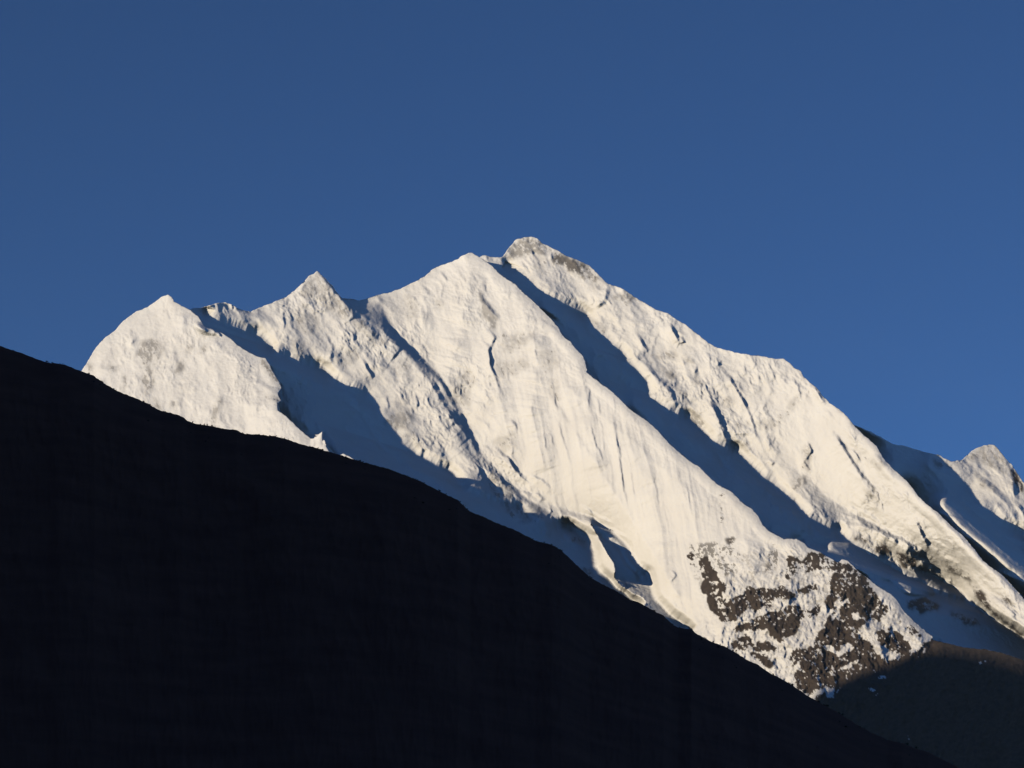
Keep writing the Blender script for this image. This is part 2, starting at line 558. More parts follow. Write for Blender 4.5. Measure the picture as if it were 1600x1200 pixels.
SH_A = Sheet(A_CREST[13:], A_OFF[13:])
SH_C = Sheet(np.vstack([[[722, 384]], C_CREST, F_CREST]), np.concatenate([[-18], C_OFF, np.linspace(-211, -290, len(F_CREST))]))
SH_D = Sheet(np.vstack([[[1318, 644]], D_CREST]), np.append([-120], D_OFF))
T_CREST = px("922,818 928,826 937,842 950,865 960,880 962,890 960,902 968,912 978,924 992,945 1010,970")    # low spur at the foot of the middle peak
T_OFF = np.array([12.0, 4, -6, -14, -20, -22, -24, -27, -30, -36, -44])
SH_T = Sheet(T_CREST, T_OFF)
S1B = px("927,821 938,827 950,835 965,847 975,857 977,867 985,880 995,889 1010,896 1014,910 1016,922 1022,937 1035,950 1047,962 1062,972 1080,988")

S1 = px("300,481 311,481.5 322,484 327,492 340,500 360,507 382,516 400,522 412,531 422,541 434,550 450,555 467,564 485,569 505,577 520,590 540,600 560,610 575,615 581,622 590,632 597,647 607,662 620,675 630,691 650,709 665,717 682,727 700,734 710,742 722,755 735,765 750,772 765,777 792,786 815,793 830,805 840,817 852,822 870,819 887,821 897,826 910,835 919,847 925,860 927,885 937,897 952,907 962,920 975,927 1000,950")
S2 = px("790,408 800,415 810,424 822,432 832,442 840,450 855,460 870,467 882,474 905,486 917,492 922,500 927,510 940,522 950,530 960,541 972,550 977,556 981,566 992,575 1002,586 1010,597 1014,610 1015,620 1030,630 1045,640 1059,647 1075,651 1087,662 1100,675 1112,687 1125,695 1136,700 1150,702 1162,715 1175,728 1192,745 1210,757 1227,771 1242,783 1252,796 1265,808 1282,817 1297,826 1310,828 1317,837 1330,847 1345,858")
S3 = px("1466,711 1477,722 1492,736 1505,750 1515,760 1525,777 1537,792 1555,802 1562,815 1575,822 1590,829 1610,842")


S2X = np.vstack([S2[:-2], z(1100, 650, 3.2, "700,600 760,650 870,727 930,757 1000,800 1100,842 1180,880 1310,922 1370,960 1440,1010 1520,1060 1600,1110"), px("1640,1020 1700,1062")])
LIT_D = [z(1100, 650, 3.2, "645,655 720,660 790,700 870,745 960,790 1050,822 1110,858 1040,860 990,830 940,790 880,780 800,745 740,720 680,680")]
LIT_E = [px("1477,786 1495,792 1510,805 1527,820 1545,832 1560,847 1580,862 1600,877 1640,905 1640,930 1595,892 1577,880 1560,864 1542,849 1522,832 1502,815 1487,797")]

# ------------------------------------------------------------------ rock patches (where the faces are bare or thinly covered)
def Z1(s): return z(100, 400, 4, s)
def Z2(s): return z(400, 400, 4, s)
def Z3(s): return z(700, 350, 4, s)
def Z4(s): return z(1000, 450, 4, s)
def Z5(s): return z(600, 650, 4, s)
def Z6(s): return z(900, 650, 4, s)
def Z7(s): return z(1200, 650, 4, s)
def Z8(s): return z(1050, 900, 4, s)
def ZR(s): return z(1100, 650, 3.2, s)
def Z9(s): return z(1050, 850, 1600 / 550.0, s)


BASE_ROCK = [
    (Z8("170,70 220,30 280,20 330,50 340,90 300,110 330,150 400,130 450,100 470,60 520,80 600,60 650,90 700,60 760,100 860,60 900,50 910,70 860,110 780,120 740,130 640,150 610,170 640,180 600,210 540,210 500,230 470,200 430,250 400,270 350,300 300,280 250,220 210,160 240,130 210,100"), 0.8),
    (Z8("480,270 560,250 640,220 700,200 800,190 840,220 810,270 780,320 770,370 740,380 680,420 640,390 610,380 630,350 600,330 540,340 480,320 460,340 400,350 360,330 420,310 470,300"), 0.9),
    (Z8("360,430 420,390 480,370 520,400 600,410 660,460 640,480 590,470 560,480 500,440 460,430 480,470 460,480 400,460"), 0.9),
    (Z8("500,480 560,490 640,540 600,580 560,540 510,520"), 0.8),
    (Z8("990,60 1010,0 1050,-70 1100,-90 1160,-40 1210,0 1240,60 1250,90 1320,160 1260,200 1230,280 1170,330 1150,380 1220,400 1260,470 1290,500 1330,540 1500,540 1600,420 1700,430 1900,470 2300,540 2400,1300 1000,1300 860,860 890,760 780,700 760,650 800,560 830,480 870,440 920,350 960,280 1000,230 960,180 980,100"), 0.95),
    (Z8("1300,340 1360,330 1440,370 1480,420 1510,460 1480,510 1420,480 1350,460 1290,430 1270,380"), 0.9),
    (Z8("1230,270 1270,220 1290,170 1340,190 1350,230 1300,290 1250,280"), 0.75),
    (Z8("740,480 770,430 800,450 830,440 850,460 800,530 770,550 745,580"), 0.75),
    (Z8("1420,260 1440,300 1500,320 1560,370 1550,390 1480,350 1420,300"), 0.6),
    (Z8("830,220 900,180 930,200 930,230 880,270 840,260"), 0.7),
    (Z6("1320,880 1380,880 1400,920 1440,860 1530,870 1600,900 1700,930 1650,990 1500,960 1450,970 1400,950 1350,1010 1310,1030 1310,940"), 0.72),
    (Z6("780,900 830,880 850,960 890,980 890,1060 860,1150 800,1100 780,1060 800,1000 770,960"), 0.85),
    (px("1075,885 1140,860 1210,868 1300,872 1345,900 1452,992 1400,1030 1290,1088 1225,1050 1140,1000 1100,940"), 0.15),
    (Z6("700,800 850,780 1000,820 1040,870 990,1000 930,1010 860,900 760,920 700,860"), 0.24),
    (Z6("1180,790 1260,810 1270,900 1240,960 1190,1000 1170,940 1200,880"), 0.24),
    (Z6("700,840 740,830 740,940 715,930"), 0.62),
    (Z6("900,490 930,485 925,560 915,690 895,680 908,600"), 0.34),
    (Z6("930,770 990,760 990,810 940,810"), 0.3),
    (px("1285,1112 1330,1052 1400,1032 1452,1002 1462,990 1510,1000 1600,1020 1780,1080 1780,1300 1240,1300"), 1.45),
    (Z6("1440,850 1540,860 1560,900 1480,910 1430,900"), 0.85),
]
SNOW_HOLES = [
    (Z8("940,420 1000,440 1040,460 1090,420 1120,410 1130,450 1090,490 1040,500 1010,470 950,460"), 0.9),
    (Z8("1060,570 1100,540 1160,520 1180,540 1100,570 1060,595"), 0.75),
    (Z8("1120,230 1170,220 1180,260 1140,270"), 0.75),
    (Z8("1010,180 1030,120 1060,160 1110,130 1110,150 1060,190 1050,250 1020,250"), 0.8),
    (Z8("870,770 920,700 970,680 990,690 930,730 900,770"), 0.85),
    (Z8("510,110 560,120 600,170 560,180 530,150"), 0.5),
    (Z8("860,500 890,500 890,540 870,550"), 0.6),
    (Z8("1480,500 1530,440 1590,440 1570,490 1530,530"), 0.75),
    (Z9("900,560 950,590 1000,600 1000,630 940,610"), 0.9),
    (Z9("700,650 740,660 730,700 690,690"), 0.9),
    (Z9("1060,800 1090,805 1085,820 1060,815"), 0.9),
    (Z9("1060,860 1090,870 1080,895 1050,885"), 0.9),
    (Z9("1390,530 1440,530 1430,545 1390,545"), 0.9),
    (Z9("890,640 930,660 950,700 920,700"), 0.9),
]
BC_GREY = [
    (Z2("220,340 300,290 380,350 390,450 330,500 260,450 220,400"), 0.22),
    (Z2("300,200 330,130 385,100 440,170 540,280 600,340 560,400 430,330 350,250 300,270 260,230"), 0.33),
    (Z2("350,250 440,170 540,280 600,340 560,400 430,330"), 0.20),
    (Z2("660,460 730,470 830,560 740,560 660,500"), 0.22),
    (Z2("830,1000 950,960 990,1000 960,1090 870,1080"), 0.36),
    (Z2("500,620 620,560 640,640 560,700 500,700"), 0.18),
    (Z2("220,520 300,540 310,640 240,640"), 0.25),
    (Z2("590,370 690,420 720,500 650,470 600,440"), 0.28),
    (Z2("850,660 960,640 960,740 880,740"), 0.18),
    (Z2("1200,800 1340,830 1330,960 1220,920"), 0.26),
    (Z2("930,250 1000,270 1010,380 960,390"), 0.22),
    (Z2("1130,270 1180,280 1150,330 1110,330"), 0.2),
    (Z3("180,430 210,420 240,510 300,570 320,640 270,660 220,560"), 0.42),
    (Z3("330,700 480,670 560,690 480,760 400,800 330,790"), 0.28),
    (Z3("300,870 480,840 520,880 420,940 320,950"), 0.22),
    (Z3("560,800 680,780 700,900 600,930"), 0.18),
    (Z3("0,1000 120,900 180,980 60,1100 0,1120"), 0.26),
    (Z3("640,960 700,1000 700,1150 640,1100"), 0.16),
    (Z5("640,370 690,340 740,390 760,430 800,430 810,480 790,520 700,510 650,440"), 0.36),
    (Z5("910,560 950,550 1010,620 970,650 920,610"), 0.32),
    (Z5("1190,760 1240,745 1270,770 1240,800 1190,790"), 0.28),
    (Z5("100,120 180,80 230,190 160,170"), 0.3),
    (Z5("0,20 100,0 190,0 180,80 60,90"), 0.3),
    (Z5("700,540 860,530 960,680 840,660"), 0.3),
    (Z5("1230,960 1290,960 1310,1020 1260,1000"), 0.45),
    (Z5("680,150 820,80 830,200 740,230"), 0.22),
    (Z5("1470,1000 1540,1060 1600,1150 1560,1160"), 0.35),
    (Z2("840,960 900,1000 1000,960 960,880 880,890"), 0.15),
]
D_GREY = [
    (Z3("352,212 440,96 520,78 570,105 640,152 600,205 520,185 440,215 400,205"), 0.47),
    (Z3("648,212 680,165 760,208 880,258 945,335 905,362 830,330 750,290 730,260 660,262"), 0.60),
    (Z3("1020,460 1120,420 1190,475 1100,490"), 0.42),
    (Z3("520,190 620,210 600,330 540,260"), 0.22),
    (Z3("900,590 990,640 980,690 920,630"), 0.34),
    (Z3("860,360 940,330 1000,390 930,420"), 0.18),
    (Z4("70,430 200,390 240,420 150,440"), 0.34),
    (Z4("120,510 200,510 240,560 180,570"), 0.42),
    (Z4("300,770 370,780 400,880 350,860"), 0.42),
    (Z4("220,620 300,650 300,720 250,690"), 0.3),
    (Z4("510,680 600,690 560,750 520,740"), 0.26),
    (Z4("620,950 700,970 680,1030 620,1000"), 0.26),
    (Z4("590,850 680,820 690,850 600,880"), 0.28),
    (Z4("720,830 850,820 990,660 960,760 850,870 760,890"), 0.26),
    (Z4("1030,970 1080,980 1060,1150 1020,1130"), 0.36),
    (Z4("1340,1000 1400,1040 1500,1100 1500,1140 1380,1060"), 0.24),
    (Z4("260,420 340,450 350,480 290,470"), 0.35),
    (Z4("330,530 380,560 400,620 340,600"), 0.3),
    (Z7("140,400 240,370 260,410 200,455 150,430"), 0.42),
    (Z7("210,190 270,190 270,350 220,330"), 0.36),
    (Z7("600,440 680,450 690,560 620,540"), 0.26),
    (ZR("740,600 790,590 830,620 800,640 760,630"), 0.62),
    (ZR("850,650 900,640 940,660 930,690 880,700 850,680"), 0.72),
    (ZR("950,670 1000,690 1070,720 1060,760 1010,770 960,720"), 0.72),
    (ZR("1070,760 1110,760 1110,790 1080,785"), 0.6),
    (ZR("1200,720 1240,740 1300,780 1340,810 1330,850 1290,820 1220,780"), 0.6),
    (ZR("1340,840 1390,870 1420,920 1450,980 1600,1080 1600,1110 1500,1040 1400,960 1350,890"), 0.72),
    (ZR("1470,880 1530,900 1560,960 1500,930"), 0.66),
    (ZR("1010,920 1100,905 1180,940 1170,970 1080,990 1020,960"), 0.66),
    (ZR("1230,975 1300,1000 1370,1020 1390,1050 1320,1050 1240,1000"), 0.6),
    (Z7("680,240 740,300 720,320 690,290"), 0.4),
]
A_GREY = [
    (Z1("500,530 560,510 600,560 560,620 540,680 560,780 540,860 510,880 500,800 510,700 480,640 450,610"), 0.44),
    (Z1("560,560 640,540 600,640 560,700"), 0.33),
    (Z1("730,650 760,700 730,720 700,750 690,720"), 0.45),
    (Z1("780,560 810,560 800,590 780,600"), 0.36),
    (Z1("970,880 990,910 940,1050 905,1050 935,970"), 0.44),
    (Z1("270,690 340,680 330,730 280,740"), 0.36),
    (Z1("360,740 390,740 380,860 360,830"), 0.36),
    (Z1("570,900 610,920 610,970 570,960"), 0.45),
    (Z1("860,560 900,560 890,610 850,620"), 0.3),
    (Z1("680,900 720,900 700,960 670,940"), 0.3),
    (Z1("1240,640 1290,690 1360,790 1370,840 1300,780 1240,690"), 0.5),
    (Z1("1270,880 1350,880 1350,910 1290,900"), 0.45),
    (Z1("140,670 190,680 180,720 150,710"), 0.4),
]
E_GREY = [
    (Z7("1330,190 1420,185 1500,300 1520,380 1450,350 1330,290 1250,260"), 0.34),
    (Z7("1510,300 1560,360 1600,410 1600,480 1550,470 1520,420"), 0.75),
    (Z7("1290,320 1340,400 1420,430 1440,480 1330,440"), 0.3),
    (Z7("1020,260 1110,290 1150,330 1050,320"), 0.45),
]


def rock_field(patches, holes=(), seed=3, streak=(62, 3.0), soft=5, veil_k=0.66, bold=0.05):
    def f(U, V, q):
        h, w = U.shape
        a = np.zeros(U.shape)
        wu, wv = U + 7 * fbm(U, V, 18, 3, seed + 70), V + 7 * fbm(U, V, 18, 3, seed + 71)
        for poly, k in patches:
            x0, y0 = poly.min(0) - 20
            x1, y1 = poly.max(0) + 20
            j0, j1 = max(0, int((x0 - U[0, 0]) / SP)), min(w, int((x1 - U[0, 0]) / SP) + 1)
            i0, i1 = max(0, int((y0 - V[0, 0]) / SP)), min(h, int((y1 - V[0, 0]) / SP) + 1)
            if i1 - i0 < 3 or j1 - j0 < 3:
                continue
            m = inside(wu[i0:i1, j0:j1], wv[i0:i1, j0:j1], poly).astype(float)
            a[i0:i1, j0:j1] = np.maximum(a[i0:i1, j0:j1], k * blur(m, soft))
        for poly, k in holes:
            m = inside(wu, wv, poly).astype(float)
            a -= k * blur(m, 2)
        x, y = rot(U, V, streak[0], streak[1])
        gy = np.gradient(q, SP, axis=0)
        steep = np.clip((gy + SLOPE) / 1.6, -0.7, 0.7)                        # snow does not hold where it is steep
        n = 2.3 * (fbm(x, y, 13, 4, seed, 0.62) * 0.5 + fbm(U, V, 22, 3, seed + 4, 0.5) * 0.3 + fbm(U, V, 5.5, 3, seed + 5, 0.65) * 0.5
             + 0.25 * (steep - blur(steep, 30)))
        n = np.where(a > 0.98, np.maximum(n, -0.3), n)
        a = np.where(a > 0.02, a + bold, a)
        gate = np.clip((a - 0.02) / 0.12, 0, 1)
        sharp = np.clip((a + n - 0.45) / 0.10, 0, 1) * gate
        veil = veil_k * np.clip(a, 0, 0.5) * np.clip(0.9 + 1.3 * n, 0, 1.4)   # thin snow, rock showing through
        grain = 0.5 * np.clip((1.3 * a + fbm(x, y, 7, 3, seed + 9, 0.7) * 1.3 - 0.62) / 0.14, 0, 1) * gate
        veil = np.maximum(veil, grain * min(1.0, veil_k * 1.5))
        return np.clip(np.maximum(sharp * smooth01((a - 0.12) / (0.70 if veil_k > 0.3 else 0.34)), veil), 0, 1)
    return f


def smooth_mask(U, V, polys, r=14):
    m = np.zeros(U.shape)
    for p, k in polys:
        m = np.maximum(m, k * inside(U, V, p))
    step = 4
    c = blur(m[::step, ::step], r)
    return resize(c, *U.shape)


# ------------------------------------------------------------------ fine relief of each face
C_FACE = px("760,560 800,520 905,580 1000,660 1100,745 1190,830 1130,860 1090,1000 1040,940 960,840 880,800 800,720")
TOP_C = px("590,470 735,398 800,450 880,530 900,560 760,560 690,560 640,520")


def patchy(U, V, period, seed, lo=-0.1, hi=0.25):
    """0..1: where the ground is broken, so that smooth fields and rough fields alternate"""
    return np.clip((fbm(U, V, period, 3, seed, 0.6) - lo) / (hi - lo), 0, 1)


def ledges(U, V, ang, period, seed, sharp=0.22):
    """broken steps lying across direction ang: slow rise, sudden fall (ice cliffs, seracs)"""
    x, y = rot(U, V, ang, 1.0)
    ph = x / period + 1.6 * fbm(U, V, 70, 3, seed, 0.55) + 0.5 * fbm(U, V, 14, 3, seed + 1, 0.6)
    f = ph - np.floor(ph)
    st = np.where(f < 1 - sharp, f / (1 - sharp), (1 - f) / sharp)
    return st * patchy(U, V, 46, seed + 2, 0.0, 0.3)


def crag(U, V, ang, seed, big, mid, fine, pt):
    """branching ridges and gullies running down along ang"""
    wu = U + 9 * fbm(U, V, 60, 3, seed + 60) + 2.5 * fbm(U, V, 13, 2, seed + 61)
    wv = V + 9 * fbm(U, V, 60, 3, seed + 62) + 2.5 * fbm(U, V, 13, 2, seed + 63)
    x, y = rot(wu, wv, ang, 2.5)
    n = big * fbm(x, y, 58, 3, seed, 0.42, True)
    x, y = rot(wu, wv, ang + 10, 2.0)
    n += mid * fbm(x, y, 21, 3, seed + 10, 0.5, True) * pt
    x, y = rot(wu, wv, ang - 6, 1.6)
    n += fine * fbm(x, y, 7.5, 3, seed + 20, 0.65, True) * pt
    return n


def noise_bc(U, V):
    sm = smooth_mask(U, V, [(C_FACE, 1.0), (TOP_C, 0.45)])
    rough = 1 - 0.88 * sm
    low = np.clip((V - 870) / 60, 0, 1) * np.clip((U - 1080) / 50, 0, 1)      # broken rock at the foot
    pt = 0.22 + 0.9 * patchy(U, V, 70, 13)
    n = crag(U, V, 56, 11, 8, 4.2, 2.6, pt) * rough
    n += 1.3 * ledges(U, V, 70, 34, 35) * rough
    n += crag(U, V, 95, 533, 9, 6, 3.0, 1) * low
    wx, wy = rot(U, V, 80, 1.0)                                               # avalanche flutes
    wy = wy + 6 * fbm(U, V, 90, 2, 41)
    n += (1.9 * fbm(wx / 16.0, wy, 30, 2, 43, 0.4, True) + 0.8 * fbm(wx / 12.0, wy, 10, 2, 47, 0.5, True)) * sm
    n += 4.0 * fbm(U, V, 130, 2, 49) * sm
    return -n


def noise_d(U, V):
    low = np.clip((V - 780) / 90, 0, 1)
    pt = 0.25 + 0.9 * patchy(U, V, 64, 113)
    sm = smooth_mask(U, V, [(px("1190,640 1260,600 1330,700 1330,800 1230,740"), 0.7), (px("850,410 940,440 920,480 850,440"), 0.5)])
    n = crag(U, V, 52, 111, 9, 4.4, 2.6, pt)
    n += 1.6 * ledges(U, V, 60, 30, 135)
    n += 7 * low * crag(U, V, 50, 541, 1.0, 0.7, 0.3, 1)
    return -n * (1 - sm)


def noise_a(U, V):
    pt = 0.15 + 0.85 * patchy(U, V, 50, 213)
    n = crag(U, V, 80, 211, 5, 2.6, 2.0, pt)
    n += 2.2 * ledges(U, V, 80, 36, 235)
    return -n


def noise_e(U, V):
    pt = 0.3 + 0.7 * patchy(U, V, 50, 313)
    n = crag(U, V, 56, 311, 6, 3.2, 1.7, pt)
    n += 2.0 * ledges(U, V, 60, 26, 335)
    return -n


# ------------------------------------------------------------------ ribs
RIBS_BC = [
    (px("735,399 731,450 718,520 702,580 692,640 716,720"), 12, 46, 30),
    (px("806,452 832,520 840,565 830,640 848,720 870,780"), 12, 40, 26),
    (px("757,540 786,640 800,700 792,760"), 10, 34, 22),
    (px("880,560 905,640 938,740 960,830"), 8, 34, 24),
    (px("958,625 1000,730 1030,830 1052,930"), 6, 34, 24),
    (px("690,418 660,470 668,530 640,560"), 7, 30, 20),
    (px("640,445 650,490 640,530"), 5, 22, 14),
    (px("1040,700 1080,800 1100,880"), 5, 30, 22),
    (Z2("385,93 440,170 500,240 580,330 620,400 690,440 780,500 850,540 930,590 1010,640 1100,690"), 9, 50, 7),
    (Z2("930,600 980,680 1040,730 1100,810 1150,900 1220,1000 1330,1150 1400,1250"), 13, 60, 8),
    (Z2("600,460 612,540 660,600 720,650 760,700"), 8, 22, 5),
    (Z2("655,630 680,680 700,720 735,770"), 9, 24, 5),
    (Z2("420,470 450,520 480,570 465,640 492,710"), 6, 18, 4),
    (Z2("540,450 580,500 600,520"), 6, 18, 4),
    (Z2("990,860 1010,920 1000,960"), 5, 14, 3),
    (Z2("810,870 830,960"), 5, 16, 3),
    (Z2("240,520 260,600 270,650"), 4, 14, 3),
    (Z2("160,350 175,420 170,480"), 4, 14, 3),
    (Z2("960,250 985,270 1000,260"), 5, 12, 4),
    (Z2("1150,100 1190,150 1200,170"), 5, 14, 4),
    (Z2("270,240 330,300 380,360"), 5, 14, 4),
    (Z2("260,240 300,180 340,130"), 4, 10, 4),
    (Z2("1390,220 1410,280 1480,360 1520,400"), 5, 22, 5),
    (Z3("215,640 280,690 290,720 250,790 262,880 285,940 310,1010 350,1090"), 9, 26, 4),
    (Z3("170,420 240,510 300,570 325,640"), 5, 20, 6),
    (Z3("200,350 290,350 300,360"), 3.5, 9, 4),
    (Z3("300,440 430,430 490,470"), 4.5, 10, 5),
    (Z3("470,425 530,490 610,555"), 5, 12, 3),
    (Z3("560,590 650,650 720,700"), 5, 14, 4),
    (Z3("530,780 545,830"), 4, 10, 3),
    (Z3("640,960 655,1060 685,1190"), 4, 14, 3),
    (Z3("880,1020 868,1160"), 3, 10, 3),
    (Z3("930,1080 945,1200"), 3, 10, 3),
    (Z3("1030,1070 1045,1200"), 3, 10, 3),
    (Z6("70,0 100,100 130,200 172,285"), 3, 12, 2.6),
    (Z6("140,0 165,100 172,240"), 2.6, 10, 2.6),
    (Z6("235,0 240,100 265,200 280,350 300,480 322,600"), 3.6, 14, 2.6),
    (Z6("330,300 350,400 372,520"), 2.2, 10, 2.6),
    (Z6("480,350 500,450 517,560"), 2.4, 10, 2.6),
    (Z6("670,370 700,480 712,600"), 2.0, 10, 2.6),
    (Z6("545,290 552,340"), 2.2, 8, 2.6),
    (Z6("820,500 830,600"), 1.6, 8, 2.6),
    (Z5("1070,0 1110,130 1168,305"), 3, 13, 2.8),
    (Z5("1020,60 1062,200"), 2.2, 9, 2.6),
    (Z5("990,80 1012,230"), 2.2, 9, 2.6),
    (Z5("1440,0 1450,150 1480,380 1512,480"), 2.6, 11, 2.6),
    (Z5("1270,330 1290,540"), 1.8, 8, 2.6),
    (Z5("690,180 720,230 770,270 820,350 890,410"), 10, 24, 5),
    (Z5("880,350 980,400 1050,470"), 5, 14, 4),
    (Z5("940,480 970,500 1000,530"), 6, 12, 4),
    (Z5("780,30 820,60 835,100"), 5, 14, 4),
    (Z5("1030,560 1040,600 1010,640"), 5, 12, 3),
    (Z5("1180,640 1240,630 1300,680 1380,700 1450,720 1510,760 1505,840"), 6, 14, 5),
    (Z5("1220,560 1300,610 1400,660 1450,680"), 6, 14, 4),
    (Z5("1540,860 1590,910"), 5, 12, 4),
    (Z5("190,100 230,200 250,250"), 4, 14, 3),
    (z(700, 750, 4, "1390,560 1420,600 1380,650"), 5, 12, 3),
    (Z8("990,250 920,350 860,450 800,560 750,660"), 14, 26, 34),
    (Z8("1110,-90 1050,60 990,250"), 12, 34, 30),
    (Z8("1110,-90 1180,40 1200,200 1160,330 1080,420"), 10, 34, 24),
    (Z8("1450,250 1380,300 1300,400 1240,520"), 9, 26, 22),
    (Z8("580,200 620,380 560,500"), 6, 20, 16),
    (Z8("1500,350 1560,420 1480,520"), 7, 18, 14),
]
RIBS_D = [
    (Z4("0,455 30,480 62,520 110,570 160,620 190,660 215,720 237,790"), 12, 40, 6),
    (Z4("310,470 345,540 400,630 440,720 490,820 530,940 547,1005"), 15, 44, 7),
    (Z4("255,420 320,450 350,480 345,540"), 7, 16, 5),
    (Z4("470,430 490,500 560,560 600,640 650,720 700,830 720,920 760,1000 810,1080"), 8, 30, 4.5),
    (Z4("940,560 980,620 1005,690"), 6, 16, 4),
    (Z4("820,520 840,580"), 4, 12, 3),
    (Z4("170,220 210,290 240,330 275,345"), 9, 20, 5),
    (Z4("250,300 270,350"), 6, 12, 4),
    (Z4("470,430 500,480"), 8, 14, 6),
    (Z4("690,430 712,480 705,510"), 5, 12, 3),
    (Z4("560,560 610,640 590,600"), 4, 12, 3),
    (Z4("1060,590 1090,640 1140,700 1170,750"), 7, 14, 5),
    (Z4("1100,650 1150,730"), 5, 10, 4),
    (Z4("1200,900 1250,980 1330,1090 1400,1180"), 8, 26, 5),
    (Z4("1310,900 1340,960 1380,950"), 5, 12, 4),
    (Z4("1320,1010 1360,1060 1380,1090"), 5, 12, 3),
    (Z4("1460,1030 1500,1080 1530,1120"), 7, 14, 4),
    (Z4("800,1070 830,1090 810,1105"), 7, 10, 4),
    (Z4("1050,960 1070,1010 1040,1060 1060,1110"), 5, 10, 3),
    (Z3("1000,385 990,420 970,480 930,520 905,510"), 9, 12, 6),
    (Z3("1160,680 1200,720 1220,760 1250,800"), 8, 12, 5),
    (Z3("1150,800 1175,840 1200,790"), 7, 10, 4),
    (Z3("480,130 520,180 560,230 570,290"), 5, 10, 4),
    (Z3("545,110 560,150 545,170"), 6, 8, 5),
    (Z3("400,250 450,300 530,360 600,400 700,460 760,520 800,560"), 6, 14, 5),
    (Z3("640,170 650,230"), 4, 8, 3),
    (Z3("1090,590 1200,620 1330,650 1400,640"), 6, 12, 8),
    (Z3("1380,620 1410,680 1440,740"), 7, 14, 4),
    (Z3("1050,390 1120,420 1200,470"), 4, 10, 6),
    (Z7("415,100 470,200 520,280 560,350 620,420 680,470 740,525"), 9, 40, 5),
    (Z7("560,350 600,420 640,460"), 5, 16, 4),
    (Z7("640,450 662,500"), 5, 10, 3),
    (Z7("680,470 692,540"), 5, 10, 3),
    (Z7("680,230 710,290 740,320"), 7, 14, 4),
    (Z7("640,140 700,230 760,320 820,400"), 6, 20, 5),
    (Z7("860,460 880,530"), 6, 14, 4),
    (Z7("250,180 270,230 220,290 260,340"), 6, 12, 4),
    (Z7("430,600 520,630 620,690 700,730 760,770 850,830 935,850 940,900"), 12, 22, 7),
    (Z7("500,560 600,640 700,720 800,760 900,830 985,850"), 9, 26, 5),
    (Z7("700,590 720,650 740,680"), 5, 12, 4),
    (Z7("920,610 930,680 980,780 1000,860"), 9, 22, 5),
    (Z7("1100,700 1130,780 1180,830"), 8, 18, 5),
    (Z7("1020,570 1060,640 1100,720"), 7, 20, 5),
    (Z7("1150,760 1230,840 1300,910 1350,930"), 7, 18, 6),
    (Z7("160,460 200,500"), 4, 10, 4),
    (ZR("790,650 840,690 876,724"), 7, 14, 5), (ZR("940,690 990,740 1040,800"), 9, 22, 5),
    (ZR("1068,640 1072,720 1130,770 1220,840 1312,922"), 16, 30, 8),
    (ZR("1330,740 1340,800 1400,880 1470,950 1560,1030"), 14, 30, 8),
    (ZR("1360,730 1400,830 1440,890 1500,950 1600,1030"), 9, 16, 6),
    (ZR("1420,750 1500,820 1580,920 1600,960"), 10, 26, 7),
    (ZR("1150,460 1210,540 1300,640 1380,730"), 8, 18, 6),
    (ZR("1060,540 1100,640 1180,700 1290,740 1330,745"), 9, 18, 6),
    (ZR("1200,560 1240,620 1300,680"), 6, 14, 5),
    (ZR("690,540 780,550 900,600 980,620 1060,665"), 9, 18, 6),
    (ZR("720,450 830,500 930,590"), 6, 16, 5),
]
RIBS_A = [
    (Z1("1130,770 1220,800 1300,850 1350,900"), 6, 18, 6),
    (Z1("1240,640 1290,700 1330,780 1370,840"), 6, 14, 5),
    (Z1("900,470 960,560 1060,640 1130,760"), 5, 60, 60),
    (Z1("640,260 620,360 700,420 820,440"), 4, 30, 20),
    (Z1("990,860 950,960 920,1050"), 5, 24, 20),
    (Z1("1050,930 1200,930 1330,960"), 4, 16, 10),
    (Z1("330,470 420,530 400,620 320,640"), 4, 24, 14),
    (Z1("600,370 660,400 760,390"), 3, 14, 8),
    (Z1("180,690 280,720 340,690"), 4, 12, 6),
]
RIBS_E = [
    (Z7("1130,300 1230,310 1320,400 1400,460 1480,540 1530,620 1545,690"), 10, 24, 8),
    (Z7("1410,540 1460,600 1510,640"), 7, 14, 6),
    (Z7("1430,200 1500,300 1530,420 1540,550"), 9, 36, 7),
    (Z7("1530,530 1580,600 1640,690"), 8, 18, 6),
    (Z7("1270,220 1300,300 1400,420"), 5, 20, 6),
]

def follow(edge, sheet, shift, delta, every=4):
    """a line beside a shadow edge, at about the depth the ground has on that edge"""
    p = edge[::every]
    o = sheet.depth(p[:, 0], p[:, 1])
    o = np.convolve(np.pad(o, 2, mode='edge'), np.ones(5) / 5, 'valid')
    return p + np.array(shift), o + delta


